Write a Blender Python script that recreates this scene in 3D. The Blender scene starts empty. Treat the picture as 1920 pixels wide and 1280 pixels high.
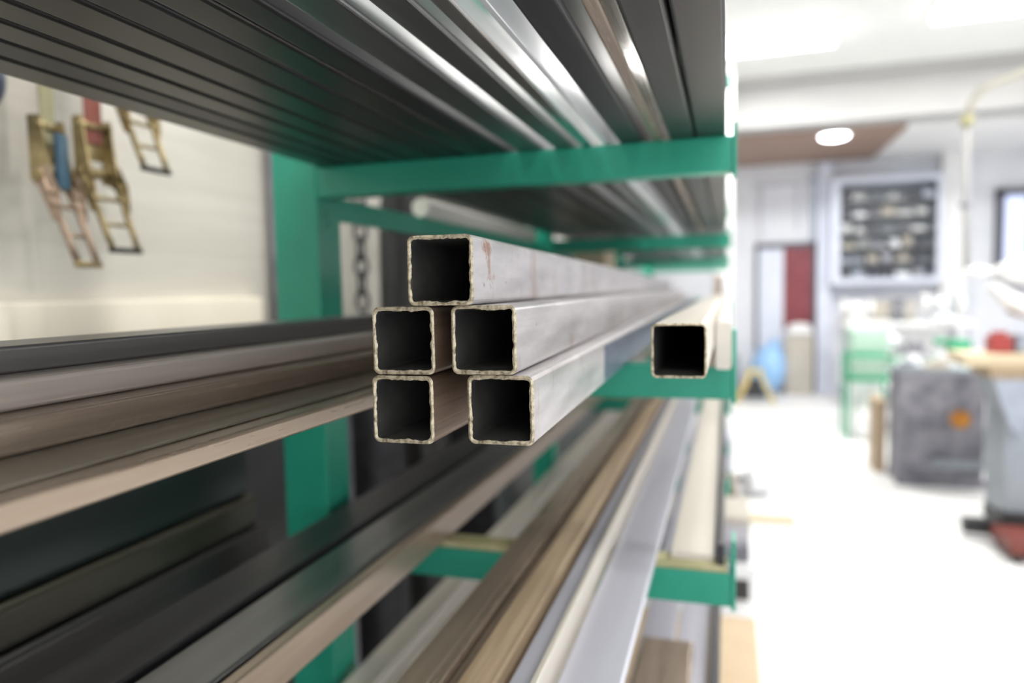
import bpy, bmesh, math, random
from mathutils import Vector, Matrix, noise
random.seed(7)
S = bpy.context.scene
COL = S.collection

# ------------------------------------------------------------------ camera
YAW, PITCH, ROLL = math.radians(16.95), math.radians(4.11), math.radians(-1.12)
cr = Vector((math.cos(YAW), math.sin(YAW), 0)); fw = Vector((-math.sin(YAW), math.cos(YAW), 0)); up = Vector((0, 0, 1))
f2 = fw*math.cos(PITCH) - up*math.sin(PITCH); u2 = up*math.cos(PITCH) + fw*math.sin(PITCH)
r3 = cr*math.cos(ROLL) + u2*math.sin(ROLL); u3 = u2*math.cos(ROLL) - cr*math.sin(ROLL)
cd = bpy.data.cameras.new('camera'); cam = bpy.data.objects.new('camera', cd); COL.objects.link(cam)
cam.matrix_world = Matrix(((r3.x, u3.x, -f2.x, 0), (r3.y, u3.y, -f2.y, 0), (r3.z, u3.z, -f2.z, 1.45), (0, 0, 0, 1)))
cd.sensor_width = 36; cd.lens = 1330/1920*36; cd.clip_start = .02; cd.clip_end = 100
cd.dof.use_dof = True; cd.dof.focus_distance = .515; cd.dof.aperture_fstop = 2.6
S.camera = cam

# ------------------------------------------------------------------ world, lights, exposure
w = bpy.data.worlds.new('world'); S.world = w; w.use_nodes = True
bg = w.node_tree.nodes['Background']; bg.inputs[0].default_value = (.95, .97, 1, 1); bg.inputs[1].default_value = 1.1
S.view_settings.view_transform = 'Standard'; S.view_settings.look = 'None'
S.view_settings.exposure = -0.05; S.view_settings.gamma = 1; S.view_settings.use_curve_mapping = False

def area(name, loc, sx, sy, power, color=(1, .98, .94), rot=(0, 0, 0)):
    l = bpy.data.lights.new(name, 'AREA'); l.shape = 'RECTANGLE'; l.size = sx; l.size_y = sy; l.energy = power; l.color = color
    o = bpy.data.objects.new(name, l); o.location = loc; o.rotation_euler = rot; COL.objects.link(o); return o
LAMPS = [(.38, 6.7, 1.0, .45), (2.32, 6.45, 1.5, .35), (2.4, 3.6, 1.25, .3), (.9, 1.2, 1.25, .3), (-.75, .9, .3, 1.25), (.6, -1.6, 1.25, .3)]
LPOW = [90, 80, 80, 45, 20, 20]
for (x, y, a, b), p in zip(LAMPS, LPOW):
    area('ceiling_light', (x, y, 3.52), a*.92, b*.8, p)
area('round_lamp_light', (1.1, 8.5, 3.02), .2, .2, 55, (.9, .95, 1))
area('rear_fill_light', (2.3, -3.2, 1.8), 3.6, 2.6, 60, (.9, .95, 1), (math.radians(90), 0, 0))  # unseen fill light added behind the camera to brighten front faces

# ------------------------------------------------------------------ materials
def nodes(name):
    m = bpy.data.materials.new(name); m.use_nodes = True
    nt = m.node_tree; return m, nt, nt.nodes['Principled BSDF']
def rgba(c): return (c[0], c[1], c[2], 1)
def mat(name, c1, c2=None, rough=.5, metal=0, scale=(6, 6, 6), rust=None, rust_amt=.62, rust_scale=9, bump=0, contrast=(.3, .7), spec=.5, rvar=.1, detail=5):
    m, nt, b = nodes(name); N = nt.nodes; L = nt.links
    tc = N.new('ShaderNodeTexCoord'); mp = N.new('ShaderNodeMapping'); L.new(tc.outputs['Object'], mp.inputs[0]); mp.inputs['Scale'].default_value = scale
    n = N.new('ShaderNodeTexNoise'); n.inputs['Scale'].default_value = 1; n.inputs['Detail'].default_value = detail; n.inputs['Roughness'].default_value = .62; L.new(mp.outputs[0], n.inputs['Vector'])
    cr_ = N.new('ShaderNodeValToRGB'); cr_.color_ramp.elements[0].position = contrast[0]; cr_.color_ramp.elements[1].position = contrast[1]
    cr_.color_ramp.elements[0].color = rgba(c1); cr_.color_ramp.elements[1].color = rgba(c2 or c1); L.new(n.outputs['Fac'], cr_.inputs[0])
    out = cr_.outputs[0]
    if rust:
        n2 = N.new('ShaderNodeTexNoise'); n2.inputs['Scale'].default_value = rust_scale; n2.inputs['Detail'].default_value = 8; n2.inputs['Roughness'].default_value = .7
        L.new(tc.outputs['Object'], n2.inputs['Vector'])
        r2 = N.new('ShaderNodeValToRGB'); r2.color_ramp.elements[0].position = rust_amt; r2.color_ramp.elements[1].position = rust_amt+.09
        L.new(n2.outputs['Fac'], r2.inputs[0])
        mx = N.new('ShaderNodeMix'); mx.data_type = 'RGBA'; L.new(r2.outputs[0], mx.inputs[0]); L.new(out, mx.inputs[6]); mx.inputs[7].default_value = rgba(rust); out = mx.outputs[2]
    L.new(out, b.inputs['Base Color'])
    b.inputs['Metallic'].default_value = metal; b.inputs['Specular IOR Level'].default_value = spec
    mr = N.new('ShaderNodeMapRange'); mr.inputs[3].default_value = max(.03, rough-rvar); mr.inputs[4].default_value = min(1, rough+rvar); L.new(n.outputs['Fac'], mr.inputs[0]); L.new(mr.outputs[0], b.inputs['Roughness'])
    if bump:
        bp = N.new('ShaderNodeBump'); bp.inputs['Strength'].default_value = bump; bp.inputs['Distance'].default_value = .002; L.new(n.outputs['Fac'], bp.inputs['Height']); L.new(bp.outputs[0], b.inputs['Normal'])
    return m
def emit(name, c, s):
    m, nt, b = nodes(name); b.inputs['Base Color'].default_value = rgba(c); b.inputs['Emission Color'].default_value = rgba(c); b.inputs['Emission Strength'].default_value = s; return m

ST = (14, 1.2, 14)      # streaks along the bars
M = {}
def hero_steel(stain=None, scale_from=None):
    m = mat('bare_mild_steel', (.46, .43, .43), (.72, .69, .71), .36, .45, (45, 7, 45), contrast=(.25, .72), bump=.05, rvar=.12)
    nt = m.node_tree; N = nt.nodes; L = nt.links; b = N['Principled BSDF']; src = b.inputs['Base Color'].links[0].from_socket
    tc = N.new('ShaderNodeTexCoord'); oi = N.new('ShaderNodeObjectInfo')
    ad = N.new('ShaderNodeVectorMath'); ad.operation = 'ADD'; L.new(tc.outputs['Object'], ad.inputs[0]); L.new(oi.outputs['Random'], ad.inputs[1])
    def layer(src, sc, lo, hi, col, amt, stretch=(1, 1, 1)):
        mp = N.new('ShaderNodeMapping'); mp.inputs['Scale'].default_value = stretch; L.new(ad.outputs[0], mp.inputs[0])
        n = N.new('ShaderNodeTexNoise'); n.inputs['Scale'].default_value = sc; n.inputs['Detail'].default_value = 8; n.inputs['Roughness'].default_value = .68; L.new(mp.outputs[0], n.inputs['Vector'])
        r = N.new('ShaderNodeMapRange'); r.inputs[1].default_value = lo; r.inputs[2].default_value = hi; r.inputs[4].default_value = amt; L.new(n.outputs['Fac'], r.inputs[0])
        mx = N.new('ShaderNodeMix'); mx.data_type = 'RGBA'; L.new(r.outputs[0], mx.inputs[0]); L.new(src, mx.inputs[6]); mx.inputs[7].default_value = rgba(col); return mx.outputs[2]
    s = layer(src, 22, .56, .72, (.32, .19, .13), .7, (1, .9, .35))
    s = layer(s, 150, .63, .70, (.14, .10, .09), .75)
    s = layer(s, 7, .5, .75, (.66, .63, .62), .6)
    if stain:      # one rust stain with its own shape, fixed on the tube
        sx = N.new('ShaderNodeVectorMath'); sx.operation = 'SUBTRACT'; sx.inputs[1].default_value = stain; L.new(tc.outputs['Object'], sx.inputs[0])
        def blob(off, sc, amt, col, src, lo=.9, hi=.35):
            a = N.new('ShaderNodeVectorMath'); a.operation = 'ADD'; a.inputs[1].default_value = off; L.new(sx.outputs[0], a.inputs[0])
            m1 = N.new('ShaderNodeVectorMath'); m1.operation = 'MULTIPLY'; m1.inputs[1].default_value = sc; L.new(a.outputs[0], m1.inputs[0])
            ln = N.new('ShaderNodeVectorMath'); ln.operation = 'LENGTH'; L.new(m1.outputs[0], ln.inputs[0])
            n = N.new('ShaderNodeTexNoise'); n.inputs['Scale'].default_value = 260; n.inputs['Detail'].default_value = 6; L.new(tc.outputs['Object'], n.inputs['Vector'])
            ad2 = N.new('ShaderNodeMath'); ad2.operation = 'MULTIPLY_ADD'; ad2.inputs[1].default_value = 2.2; ad2.inputs[2].default_value = -1.1; L.new(n.outputs['Fac'], ad2.inputs[0])
            ad3 = N.new('ShaderNodeMath'); ad3.operation = 'ADD'; L.new(ln.outputs['Value'], ad3.inputs[0]); L.new(ad2.outputs[0], ad3.inputs[1])
            r = N.new('ShaderNodeMapRange'); r.inputs[1].default_value = lo; r.inputs[2].default_value = hi; r.inputs[3].default_value = 0; r.inputs[4].default_value = amt; L.new(ad3.outputs[0], r.inputs[0])
            mx = N.new('ShaderNodeMix'); mx.data_type = 'RGBA'; L.new(r.outputs[0], mx.inputs[0]); L.new(src, mx.inputs[6]); mx.inputs[7].default_value = rgba(col); return mx.outputs[2]
        s = blob((0, 0, 0), (0, 62, 120), .85, (.34, .15, .08), s)
        s = blob((0, -.004, .012), (0, 150, 50), .7, (.38, .20, .13), s)
        s = blob((0, -.016, .022), (0, 130, 300), .45, (.40, .22, .15), s)
        s = blob((0, .010, .028), (0, 350, 350), .8, (.07, .05, .05), s)
    if scale_from:  # blue mill scale left on the far length of the tube
        sp = N.new('ShaderNodeSeparateXYZ'); L.new(tc.outputs['Object'], sp.inputs[0]); r = N.new('ShaderNodeMapRange'); r.inputs[1].default_value = scale_from; r.inputs[2].default_value = scale_from+.006; L.new(sp.outputs['Y'], r.inputs[0])
        sz = N.new('ShaderNodeMapRange'); sz.inputs[1].default_value = .0215; sz.inputs[2].default_value = .019; L.new(sp.outputs['Z'], sz.inputs[0])
        mu = N.new('ShaderNodeMath'); mu.operation = 'MULTIPLY'; L.new(r.outputs[0], mu.inputs[0]); L.new(sz.outputs[0], mu.inputs[1])
        mx = N.new('ShaderNodeMix'); mx.data_type = 'RGBA'; L.new(mu.outputs[0], mx.inputs[0]); L.new(s, mx.inputs[6]); mx.inputs[7].default_value = (.16, .19, .26, 1); s = mx.outputs[2]
    L.new(s, b.inputs['Base Color']); return m
M['hero'] = hero_steel()
M['hero_top'] = hero_steel((.025, .036, .017)); M['hero_low'] = hero_steel(None, .33)
M['herob'] = mat('brown_weathered_steel', (.11, .07, .045), (.30, .20, .14), .42, .5, (60, 3, 60), rust=(.20, .10, .055), rust_amt=.56, rust_scale=26, bump=.05)
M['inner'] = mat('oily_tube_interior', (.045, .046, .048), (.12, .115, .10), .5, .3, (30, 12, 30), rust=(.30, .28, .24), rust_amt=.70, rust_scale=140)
M['rim'] = mat('sawn_steel_rim', (.20, .15, .09), (.70, .61, .44), .42, .35, (170, 170, 170), contrast=(.34, .56), bump=.6, detail=8)
M['pale'] = mat('pale_primed_steel', (.64, .59, .52), (.76, .71, .64), .4, .15, ST)
M['dark'] = mat('dark_mill_scale_steel', (.044, .041, .040), (.088, .082, .080), .36, .7, (30, 1, 30), rust=(.12, .07, .045), rust_amt=.66)
M['black'] = mat('blackened_steel', (.036, .035, .038), (.068, .066, .072), .42, .6, (30, 1, 30))
M['grey'] = mat('grey_rolled_steel', (.16, .16, .165), (.26, .26, .265), .32, .8, (30, 1, 30))
M['greyd'] = mat('dark_grey_smooth_steel', (.17, .165, .165), (.26, .25, .25), .3, .5, (30, 1, 30))
M['shiny'] = mat('bright_drawn_steel', (.55, .55, .57), (.72, .72, .74), .16, .95, (40, .8, 40), rvar=.06)
M['brown'] = mat('brown_oxidised_steel', (.21, .16, .12), (.42, .33, .26), .27, .4, (40, 1.2, 40), rust=(.13, .08, .05), rust_amt=.62)
M['tan'] = mat('tan_oxidised_steel', (.31, .235, .175), (.47, .385, .305), .30, .5, (30, 2, 30), rust=(.22, .13, .08), rust_amt=.64)
M['olive'] = mat('olive_brown_steel', (.21, .19, .145), (.36, .33, .27), .20, .4, (40, 1.2, 40), rust=(.13, .11, .07), rust_amt=.66, bump=.03)
M['glare'] = mat('tan_steel_painted_glare', (.54, .46, .41), (.72, .65, .61), .25, .35, (40, 1.5, 40), rust=(.26, .18, .13), rust_amt=.64)  # reflected glare is put into the pale base colour of this tan steel
M['blue'] = mat('blue_grey_plate', (.30, .33, .40), (.42, .45, .52), .35, .6, (14, 1, 14))
M['lilac'] = mat('pale_grey_plate', (.47, .47, .54), (.58, .58, .66), .35, .15, (14, 1, 14), rust=(.25, .25, .28), rust_amt=.7)
M['wood'] = mat('raw_plank', (.34, .24, .15), (.54, .42, .29), .6, 0, (60, 2, 60), contrast=(.35, .65))
M['green'] = mat('green_rack_paint', (.018, .30, .195), (.03, .37, .25), .30, 0, (5, 5, 5), rvar=.08)
M['liner'] = mat('worn_khaki_strip', (.36, .36, .17), (.55, .50, .30), .6, 0, (40, 40, 40))
M['wallp'] = mat('cream_painted_board', (.55, .52, .46), (.63, .60, .54), .22, 0, (3, 1.5, 22), contrast=(.35, .7), rvar=.06)
M['ledge'] = mat('cream_ledge_paint', (.86, .78, .64), (.90, .83, .70), .5)
M['white'] = mat('white_paint', (.84, .84, .85), (.90, .90, .91), .5, 0, (2, 2, 2))
M['cool'] = mat('cool_white_wall', (.70, .72, .80), (.82, .84, .90), .6, 0, (1.4, 1.4, 1.4))
M['floor'] = mat('pale_concrete', (.74, .74, .74), (.90, .90, .91), .45, 0, (1.2, 1.2, 1.2), rust=(.52, .48, .40), rust_amt=.66, rust_scale=1.1, rvar=.1)
M['ceil'] = mat('white_ceiling', (.84, .85, .85), (.88, .88, .88), .7)
M['beam'] = mat('shade_greyed_beam_paint', (.40, .40, .41), (.52, .51, .50), .6, 0, (.5, .5, 3))  # shade on the beam front is mixed into this grey
M['brownceil'] = mat('brown_ceiling_board', (.30, .20, .155), (.38, .26, .21), .6, 0, (1, 4, 1))
M['lilacpaint'] = mat('lavender_white_paint', (.68, .72, .86), (.74, .78, .90), .5)
M['darkfr'] = mat('dark_frame_paint', (.10, .10, .13), None, .5)
M['red'] = mat('dark_red_paint', (.20, .035, .05), (.27, .06, .075), .5)
M['brightred'] = mat('red_plastic', (.36, .05, .045), None, .4)
M['oxred'] = mat('oxide_red_steel', (.15, .03, .022), (.20, .045, .03), .5)
M['beige'] = mat('beige_board', (.50, .46, .40), (.56, .52, .46), .6)
M['card'] = mat('cardboard', (.60, .45, .30), (.70, .55, .38), .8)
M['bluep'] = mat('light_blue_plastic', (.24, .46, .80), (.36, .58, .88), .35)
M['yellow'] = mat('yellow_paint', (.75, .56, .12), None, .5)
M['blackp'] = mat('black_rubber', (.02, .02, .022), (.04, .04, .04), .5)
M['navy'] = mat('dark_blue_plastic', (.02, .035, .08), None, .35)
M['mach'] = mat('blue_grey_machine_paint', (.24, .27, .31), (.32, .35, .39), .4)
M['ston'] = mat('scuffed_grey_steel', (.12, .12, .15), (.32, .31, .35), .6, .1, (6, 6, 6), contrast=(.35, .65))
M['orange'] = mat('rusty_orange_lining', (.28, .08, .01), (.80, .36, .05), .6, 0, (14, 14, 14))
M['gmach'] = mat('green_machine_paint', (.03, .30, .15), (.06, .38, .21), .4)
M['pgreen'] = mat('pale_green_paint', (.36, .50, .42), (.46, .60, .52), .4)
M['zinc'] = mat('yellow_zinc_plate', (.20, .15, .07), (.42, .33, .17), .35, .7, (50, 50, 50), bump=.05)
M['pinkzinc'] = mat('pinkish_zinc_plate', (.30, .21, .15), (.42, .31, .23), .35, .6, (30, 30, 30))
M['strapg'] = mat('olive_webbing', (.24, .22, .13), (.32, .30, .18), .8, 0, (90, 90, 90))
M['strapr'] = mat('red_webbing', (.25, .075, .06), (.32, .11, .085), .8, 0, (90, 90, 90))
M['steelblue'] = mat('blue_lever_cover', (.015, .045, .08), (.05, .12, .18), .3)
M['alu'] = mat('aluminium', (.78, .80, .84), (.88, .90, .94), .3, .4)
M['pvc'] = mat('white_pvc', (.80, .78, .72), (.86, .84, .78), .35)
M['lamp'] = emit('lamp_diffuser', (1, .99, .93), 9)
M['lampr'] = emit('round_lamp_diffuser', (.93, .96, 1), 14)
M['pane'] = emit('window_pane', (.62, .68, .92), .8)
M['plank'] = mat('pale_timber', (.62, .50, .33), (.74, .62, .44), .6, 0, (3, 30, 30))

# ------------------------------------------------------------------ mesh helpers
class MB:
    def __init__(s): s.v = []; s.f = []; s.mi = []; s.sm = []
    def add(s, vs, fs, mi=0, smooth=False):
        o = len(s.v); s.v += [tuple(v) for v in vs]; s.f += [tuple(i+o for i in f) for f in fs]; s.mi += [mi]*len(fs); s.sm += [smooth]*len(fs); return s
    def box(s, x0, x1, y0, y1, z0, z1, mi=0, bev=0):
        if not bev:
            v = [(x, y, z) for z in (z0, z1) for y in (y0, y1) for x in (x0, x1)]
            return s.add(v, [(0, 2, 3, 1), (4, 5, 7, 6), (0, 1, 5, 4), (2, 6, 7, 3), (0, 4, 6, 2), (1, 3, 7, 5)], mi)
        bm = bmesh.new(); bmesh.ops.create_cube(bm, size=1)
        for v in bm.verts: v.co = Vector(((x0+x1)/2+v.co.x*(x1-x0), (y0+y1)/2+v.co.y*(y1-y0), (z0+z1)/2+v.co.z*(z1-z0)))
        bmesh.ops.bevel(bm, geom=bm.edges[:], offset=bev, segments=2, affect='EDGES', profile=.6)
        bm.verts.index_update(); s.add([v.co for v in bm.verts], [[v.index for v in f.verts] for f in bm.faces], mi); bm.free(); return s
    def prism(s, prof, axis, a, b, mi=0, smooth=False):
        # prof: list of 2D points; extruded along axis ('x','y','z') from a to b
        def P(u, t):
            if axis == 'y': return (u[0], t, u[1])
            if axis == 'x': return (t, u[0], u[1])
            return (u[0], u[1], t)
        n = len(prof); vs = [P(p, a) for p in prof]+[P(p, b) for p in prof]
        fs = [(i, (i+1) % n, n+(i+1) % n, n+i) for i in range(n)]
        s.add(vs, fs, mi, smooth); s.add(vs, [tuple(range(n))[::-1], tuple(range(n, 2*n))], mi); return s
    def tube(s, pts, r, n=12, mi=0, cap=True, rads=None, flat=None):
        pts = [Vector(p) for p in pts]; rings = []; prev = None
        for i, p in enumerate(pts):
            d = (pts[min(i+1, len(pts)-1)]-pts[max(i-1, 0)]).normalized()
            if prev is None:
                a = Vector((0, 0, 1)) if abs(d.z) < .9 else Vector((1, 0, 0)); u = d.cross(a).normalized()
            else: u = (prev-d*prev.dot(d)).normalized()
            prev = u; v = d.cross(u); rr = rads[i] if rads else r
            fl = flat or 1
            rings.append([p+u*math.cos(2*math.pi*k/n)*rr+v*math.sin(2*math.pi*k/n)*rr*fl for k in range(n)])
        vs = [q for R in rings for q in R]; m = len(pts)
        fs = [(i*n+k, i*n+(k+1) % n, (i+1)*n+(k+1) % n, (i+1)*n+k) for i in range(m-1) for k in range(n)]
        s.add(vs, fs, mi, True)
        if cap: s.add(vs, [tuple(range(n))[::-1], tuple(range((m-1)*n, m*n))], mi)
        return s
    def cyl(s, c, r, h, axis='z', n=24, mi=0, r2=None):
        d = {'x': Vector((1, 0, 0)), 'y': Vector((0, 1, 0)), 'z': Vector((0, 0, 1))}[axis]; c = Vector(c)
        return s.tube([c, c+d*h], r, n, mi, True, [r, r if r2 is None else r2])
    def ell(s, c, rx, ry, rz, nu=18, nv=12, mi=0, wob=0):
        vs = [];
        for j in range(nv+1):
            t = math.pi*j/nv
            for i in range(nu):
                p = 2*math.pi*i/nu; q = Vector((math.sin(t)*math.cos(p), math.sin(t)*math.sin(p), math.cos(t)))
                k = 1+wob*noise.noise(q*2.3)
                vs.append((c[0]+rx*q.x*k, c[1]+ry*q.y*k, c[2]+rz*q.z*k))
        fs = [(j*nu+i, j*nu+(i+1) % nu, (j+1)*nu+(i+1) % nu, (j+1)*nu+i)[::-1] for j in range(nv) for i in range(nu)]
        return s.add(vs, fs, mi, True)
    def build(s, name, mats, parent=None, loc=(0, 0, 0), rot=(0, 0, 0)):
        me = bpy.data.meshes.new(name); me.from_pydata(s.v, [], s.f)
        for m in (mats if isinstance(mats, (list, tuple)) else [mats]): me.materials.append(M[m])
        for p, i, k in zip(me.polygons, s.mi, s.sm): p.material_index = i; p.use_smooth = k
        bm = bmesh.new(); bm.from_mesh(me); bmesh.ops.remove_doubles(bm, verts=bm.verts, dist=1e-6); bmesh.ops.recalc_face_normals(bm, faces=bm.faces); bm.to_mesh(me); bm.free()
        me.update()
        o = bpy.data.objects.new(name, me); COL.objects.link(o)
        if parent: o.parent = parent
        o.location = loc; o.rotation_euler = rot; return o
def tag(o, label, cat, group=None, kind=None):
    o['label'] = label; o['category'] = cat
    if group: o['group'] = group
    if kind: o['kind'] = kind
    return o
def thing(name, loc, label, cat, group=None, rz=0):
    o = bpy.data.objects.new(name, None); COL.objects.link(o); o.empty_display_size = .05; o.location = loc; o.rotation_euler = (0, 0, rz); return tag(o, label, cat, group)
def struct(name, mb, m, parent=None):
    o = mb.build(name, m, parent)
    if not parent: o['kind'] = 'structure'
    return o
def rrect(w, h, r, seg=4, sub=1):
    """rounded rectangle profile, w x h, from (0,0)"""
    pts = []
    cs = [(w-r, r, -90), (w-r, h-r, 0), (r, h-r, 90), (r, r, 180)]
    corners = []
    for cx, cy, a0 in cs:
        corners.append([(cx+r*math.cos(math.radians(a0+90*i/seg)), cy+r*math.sin(math.radians(a0+90*i/seg))) for i in range(seg+1)])
    for k in range(4):
        pts += corners[k]; a = corners[k][-1]; b = corners[(k+1) % 4][0]
        for j in range(1, sub): t = j/sub; pts.append((a[0]+(b[0]-a[0])*t, a[1]+(b[1]-a[1])*t))
    return pts
def bar(name, x0, x1, z0, z1, y0, y1, m, label, cat='steel bar', group=None, hollow=True, wall=.002, r=None, rz=0):
    """a long bar lying along Y; origin at near end, left bottom corner; hollow sections are open at both ends"""
    wd, h = x1-x0, z1-z0; r = r if r is not None else min(.004, wd*.18, h*.18); L = y1-y0; b = MB()
    po = rrect(wd, h, r); n = len(po)
    if hollow:
        ri = max(r-wall, .0004); pi = [(x+wall, z+wall) for x, z in rrect(wd-2*wall, h-2*wall, ri)]
        vs = [(x, 0, z) for x, z in po]+[(x, L, z) for x, z in po]+[(x, 0, z) for x, z in pi]+[(x, L, z) for x, z in pi]
        f1 = [(i, (i+1) % n, n+(i+1) % n, n+i) for i in range(n)]; f2_ = [(2*n+i, 3*n+i, 3*n+(i+1) % n, 2*n+(i+1) % n) for i in range(n)]
        e = [(i, 2*n+i, 2*n+(i+1) % n, (i+1) % n) for i in range(n)]+[(n+i, n+(i+1) % n, 3*n+(i+1) % n, 3*n+i) for i in range(n)]
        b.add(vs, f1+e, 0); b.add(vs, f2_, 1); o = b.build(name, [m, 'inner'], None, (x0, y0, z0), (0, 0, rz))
    else:
        b.prism(po, 'y', 0, L, 0); o = b.build(name, m, None, (x0, y0, z0), (0, 0, rz))
    return tag(o, label, cat, group)

# ------------------------------------------------------------------ the setting
struct('floor', MB().box(-1.3, 5.2, -4.2, 10.5, -.1, 0), 'floor')
b = MB().box(-1.3, -1.2, -4.2, 10.5, 0, 3.6); struct('wall_left', b, 'wallp')
struct('trim_1', MB().box(-1.2, -1.172, -1.5, 1.60, 1.20, 1.446, 0, .004), 'ledge')
struct('wall_right', MB().box(5.1, 5.2, -4.2, 10.5, 0, 3.6), 'white')
struct('wall_back', MB().box(-1.2, 5.1, 10.3, 10.4, 0, 3.06), 'cool')
struct('ceiling', MB().box(-1.3, 5.2, -4.2, 8.0, 3.6, 3.7), 'ceil')
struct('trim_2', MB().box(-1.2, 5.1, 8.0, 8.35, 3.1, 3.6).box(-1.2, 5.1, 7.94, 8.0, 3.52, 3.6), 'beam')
struct('trim_3', MB().box(-1.2, 1.78, 8.35, 10.3, 3.06, 3.6), 'brownceil')
struct('trim_4', MB().box(1.78, 5.1, 8.35, 10.3, 3.04, 3.6), 'white')
# pilasters on the back wall
struct('trim_5', MB().box(1.13, 1.30, 10.16, 10.3, 0, 3.04), 'lilacpaint')
struct('trim_6', MB().box(2.56, 2.84, 10.12, 10.3, 0, 3.04), 'white')
struct('trim_7', MB().box(3.96, 4.3, 10.12, 10.3, 0, 3.04), 'white')
# doorway
d = struct('door_1', MB().box(.36, .40, 10.24, 10.3, 0, 2.02).box(1.08, 1.125, 10.24, 10.3, 0, 2.02).box(.36, 1.125, 10.24, 10.3, 1.95, 2.02), 'darkfr')
MB().box(.72, 1.08, 10.27, 10.297, .86, 1.95, 0, .004).box(.76, 1.04, 10.262, 10.27, 1.45, 1.88).box(.76, 1.04, 10.262, 10.27, .92, 1.38).build('door_leaf', 'red', d)
MB().box(.40, .72, 10.27, 10.297, .02, 1.95, 0, .004).build('sliding_panel', 'lilacpaint', d)
MB().cyl((.70, 10.25, 1.05), .015, .03, 'y', 12).box(.69, .71, 10.245, 10.27, .98, 1.12).build('door_handle', 'alu', d)
# window at the far right
wn = struct('window_1', MB().box(3.18, 3.26, 10.2, 10.3, 1.35, 2.58).box(3.18, 3.96, 10.2, 10.3, 2.50, 2.58).box(3.18, 3.96, 10.2, 10.3, 1.35, 1.43).box(3.88, 3.96, 10.2, 10.3, 1.35, 2.58).box(3.52, 3.58, 10.2, 10.3, 1.43, 2.5), 'darkfr')
MB().box(3.26, 3.88, 10.27, 10.295, 1.43, 2.5).build('pane', 'pane', wn)

# ------------------------------------------------------------------ ceiling lamps
LAB = ['blown out fluorescent ceiling light nearest the right edge of the rack', 'white fluorescent ceiling light at the top right over the machines',
       'white fluorescent ceiling light above the near right aisle', 'white fluorescent ceiling light directly over the tube ends', 'white fluorescent ceiling light over the ratchet straps', 'white fluorescent ceiling light behind the viewpoint']
for (x, y, a, b_), lb in zip(LAMPS, LAB):
    t = thing('ceiling_light', (x, y, 3.6), lb, 'ceiling light')
    MB().box(-a/2-.03, a/2+.03, -b_/2-.03, b_/2+.03, -.035, 0, 0, .005).build('lamp_housing', 'white', t)
    MB().box(-a/2, a/2, -b_/2, b_/2, -.075, -.036, 0, .008).build('lamp_shade', 'lamp', t)
t = thing('ceiling_light', (1.1, 8.5, 3.06), 'round glowing ceiling lamp on the brown ceiling board', 'ceiling light')
MB().cyl((0, 0, -.012), .16, .012, 'z', 40).build('lamp_housing', 'white', t)
MB().ell((0, 0, -.012), .145, .145, .04, 32, 12).build('lamp_shade', 'lampr', t)

# ------------------------------------------------------------------ cantilever rack
COLY = [-1.6, 1.05, 2.68, 4.7, 6.6]
LEVEL = [.42, .735, 1.033, 1.338, 1.66, 1.93, 2.2]
rack = thing('cantilever_rack', (-.7, 1.05, 0), 'green painted steel cantilever rack holding the long tubes', 'rack')
def rk(x, y, z): return (x+.7, y-1.05, z)
for ci, cy in enumerate(COLY):
    p = MB().box(-.74+.7, -.655+.7, cy-1.05, cy-1.05+.04, .03, 2.4, 0, .003)
    p.box(-.735+.7, -.66+.7, cy-1.05+.04, cy-1.05+.08, .03, 2.4)
    p.build('post', 'green', rack)
    MB().box(-.78+.7, -.40+.7, cy-1.05-.02, cy-1.05+.1, 0, .05, 0, .004).build('base_foot', 'green', rack)
    for lv in LEVEL:
        dz = -.02 if (ci >= 2 and lv == 1.66) else 0
        hb = MB().box(-.655+.7, .006+.7, cy-1.05, cy-1.05+.04, lv-.05+dz, lv+dz, 0, .003).build('arm', 'green', rack)
        MB().box(.006+.7, .012+.7, cy-1.05-.002, cy-1.05+.042, lv-.055+dz, lv+dz+(.018 if lv > 1.5 else .05), 0, .0015).build('end_stop', 'green', hb)
        if lv == 1.033:
            MB().box(-.65+.7, .0+.7, cy-1.05+.001, cy-1.05+.039, lv+.0004, lv+.0115, 0, .002).build('arm_liner', 'liner', hb)['label'] = 'worn khaki liner strip'
for i in range(1, 4):
    for z in (1.598, .52):
        MB().box(-.68+.7, -.665+.7, COLY[i]-1.05+.08, COLY[i+1]-1.05, z-.018, z+.022, 0, .002).build('brace', 'green', rack)

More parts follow.
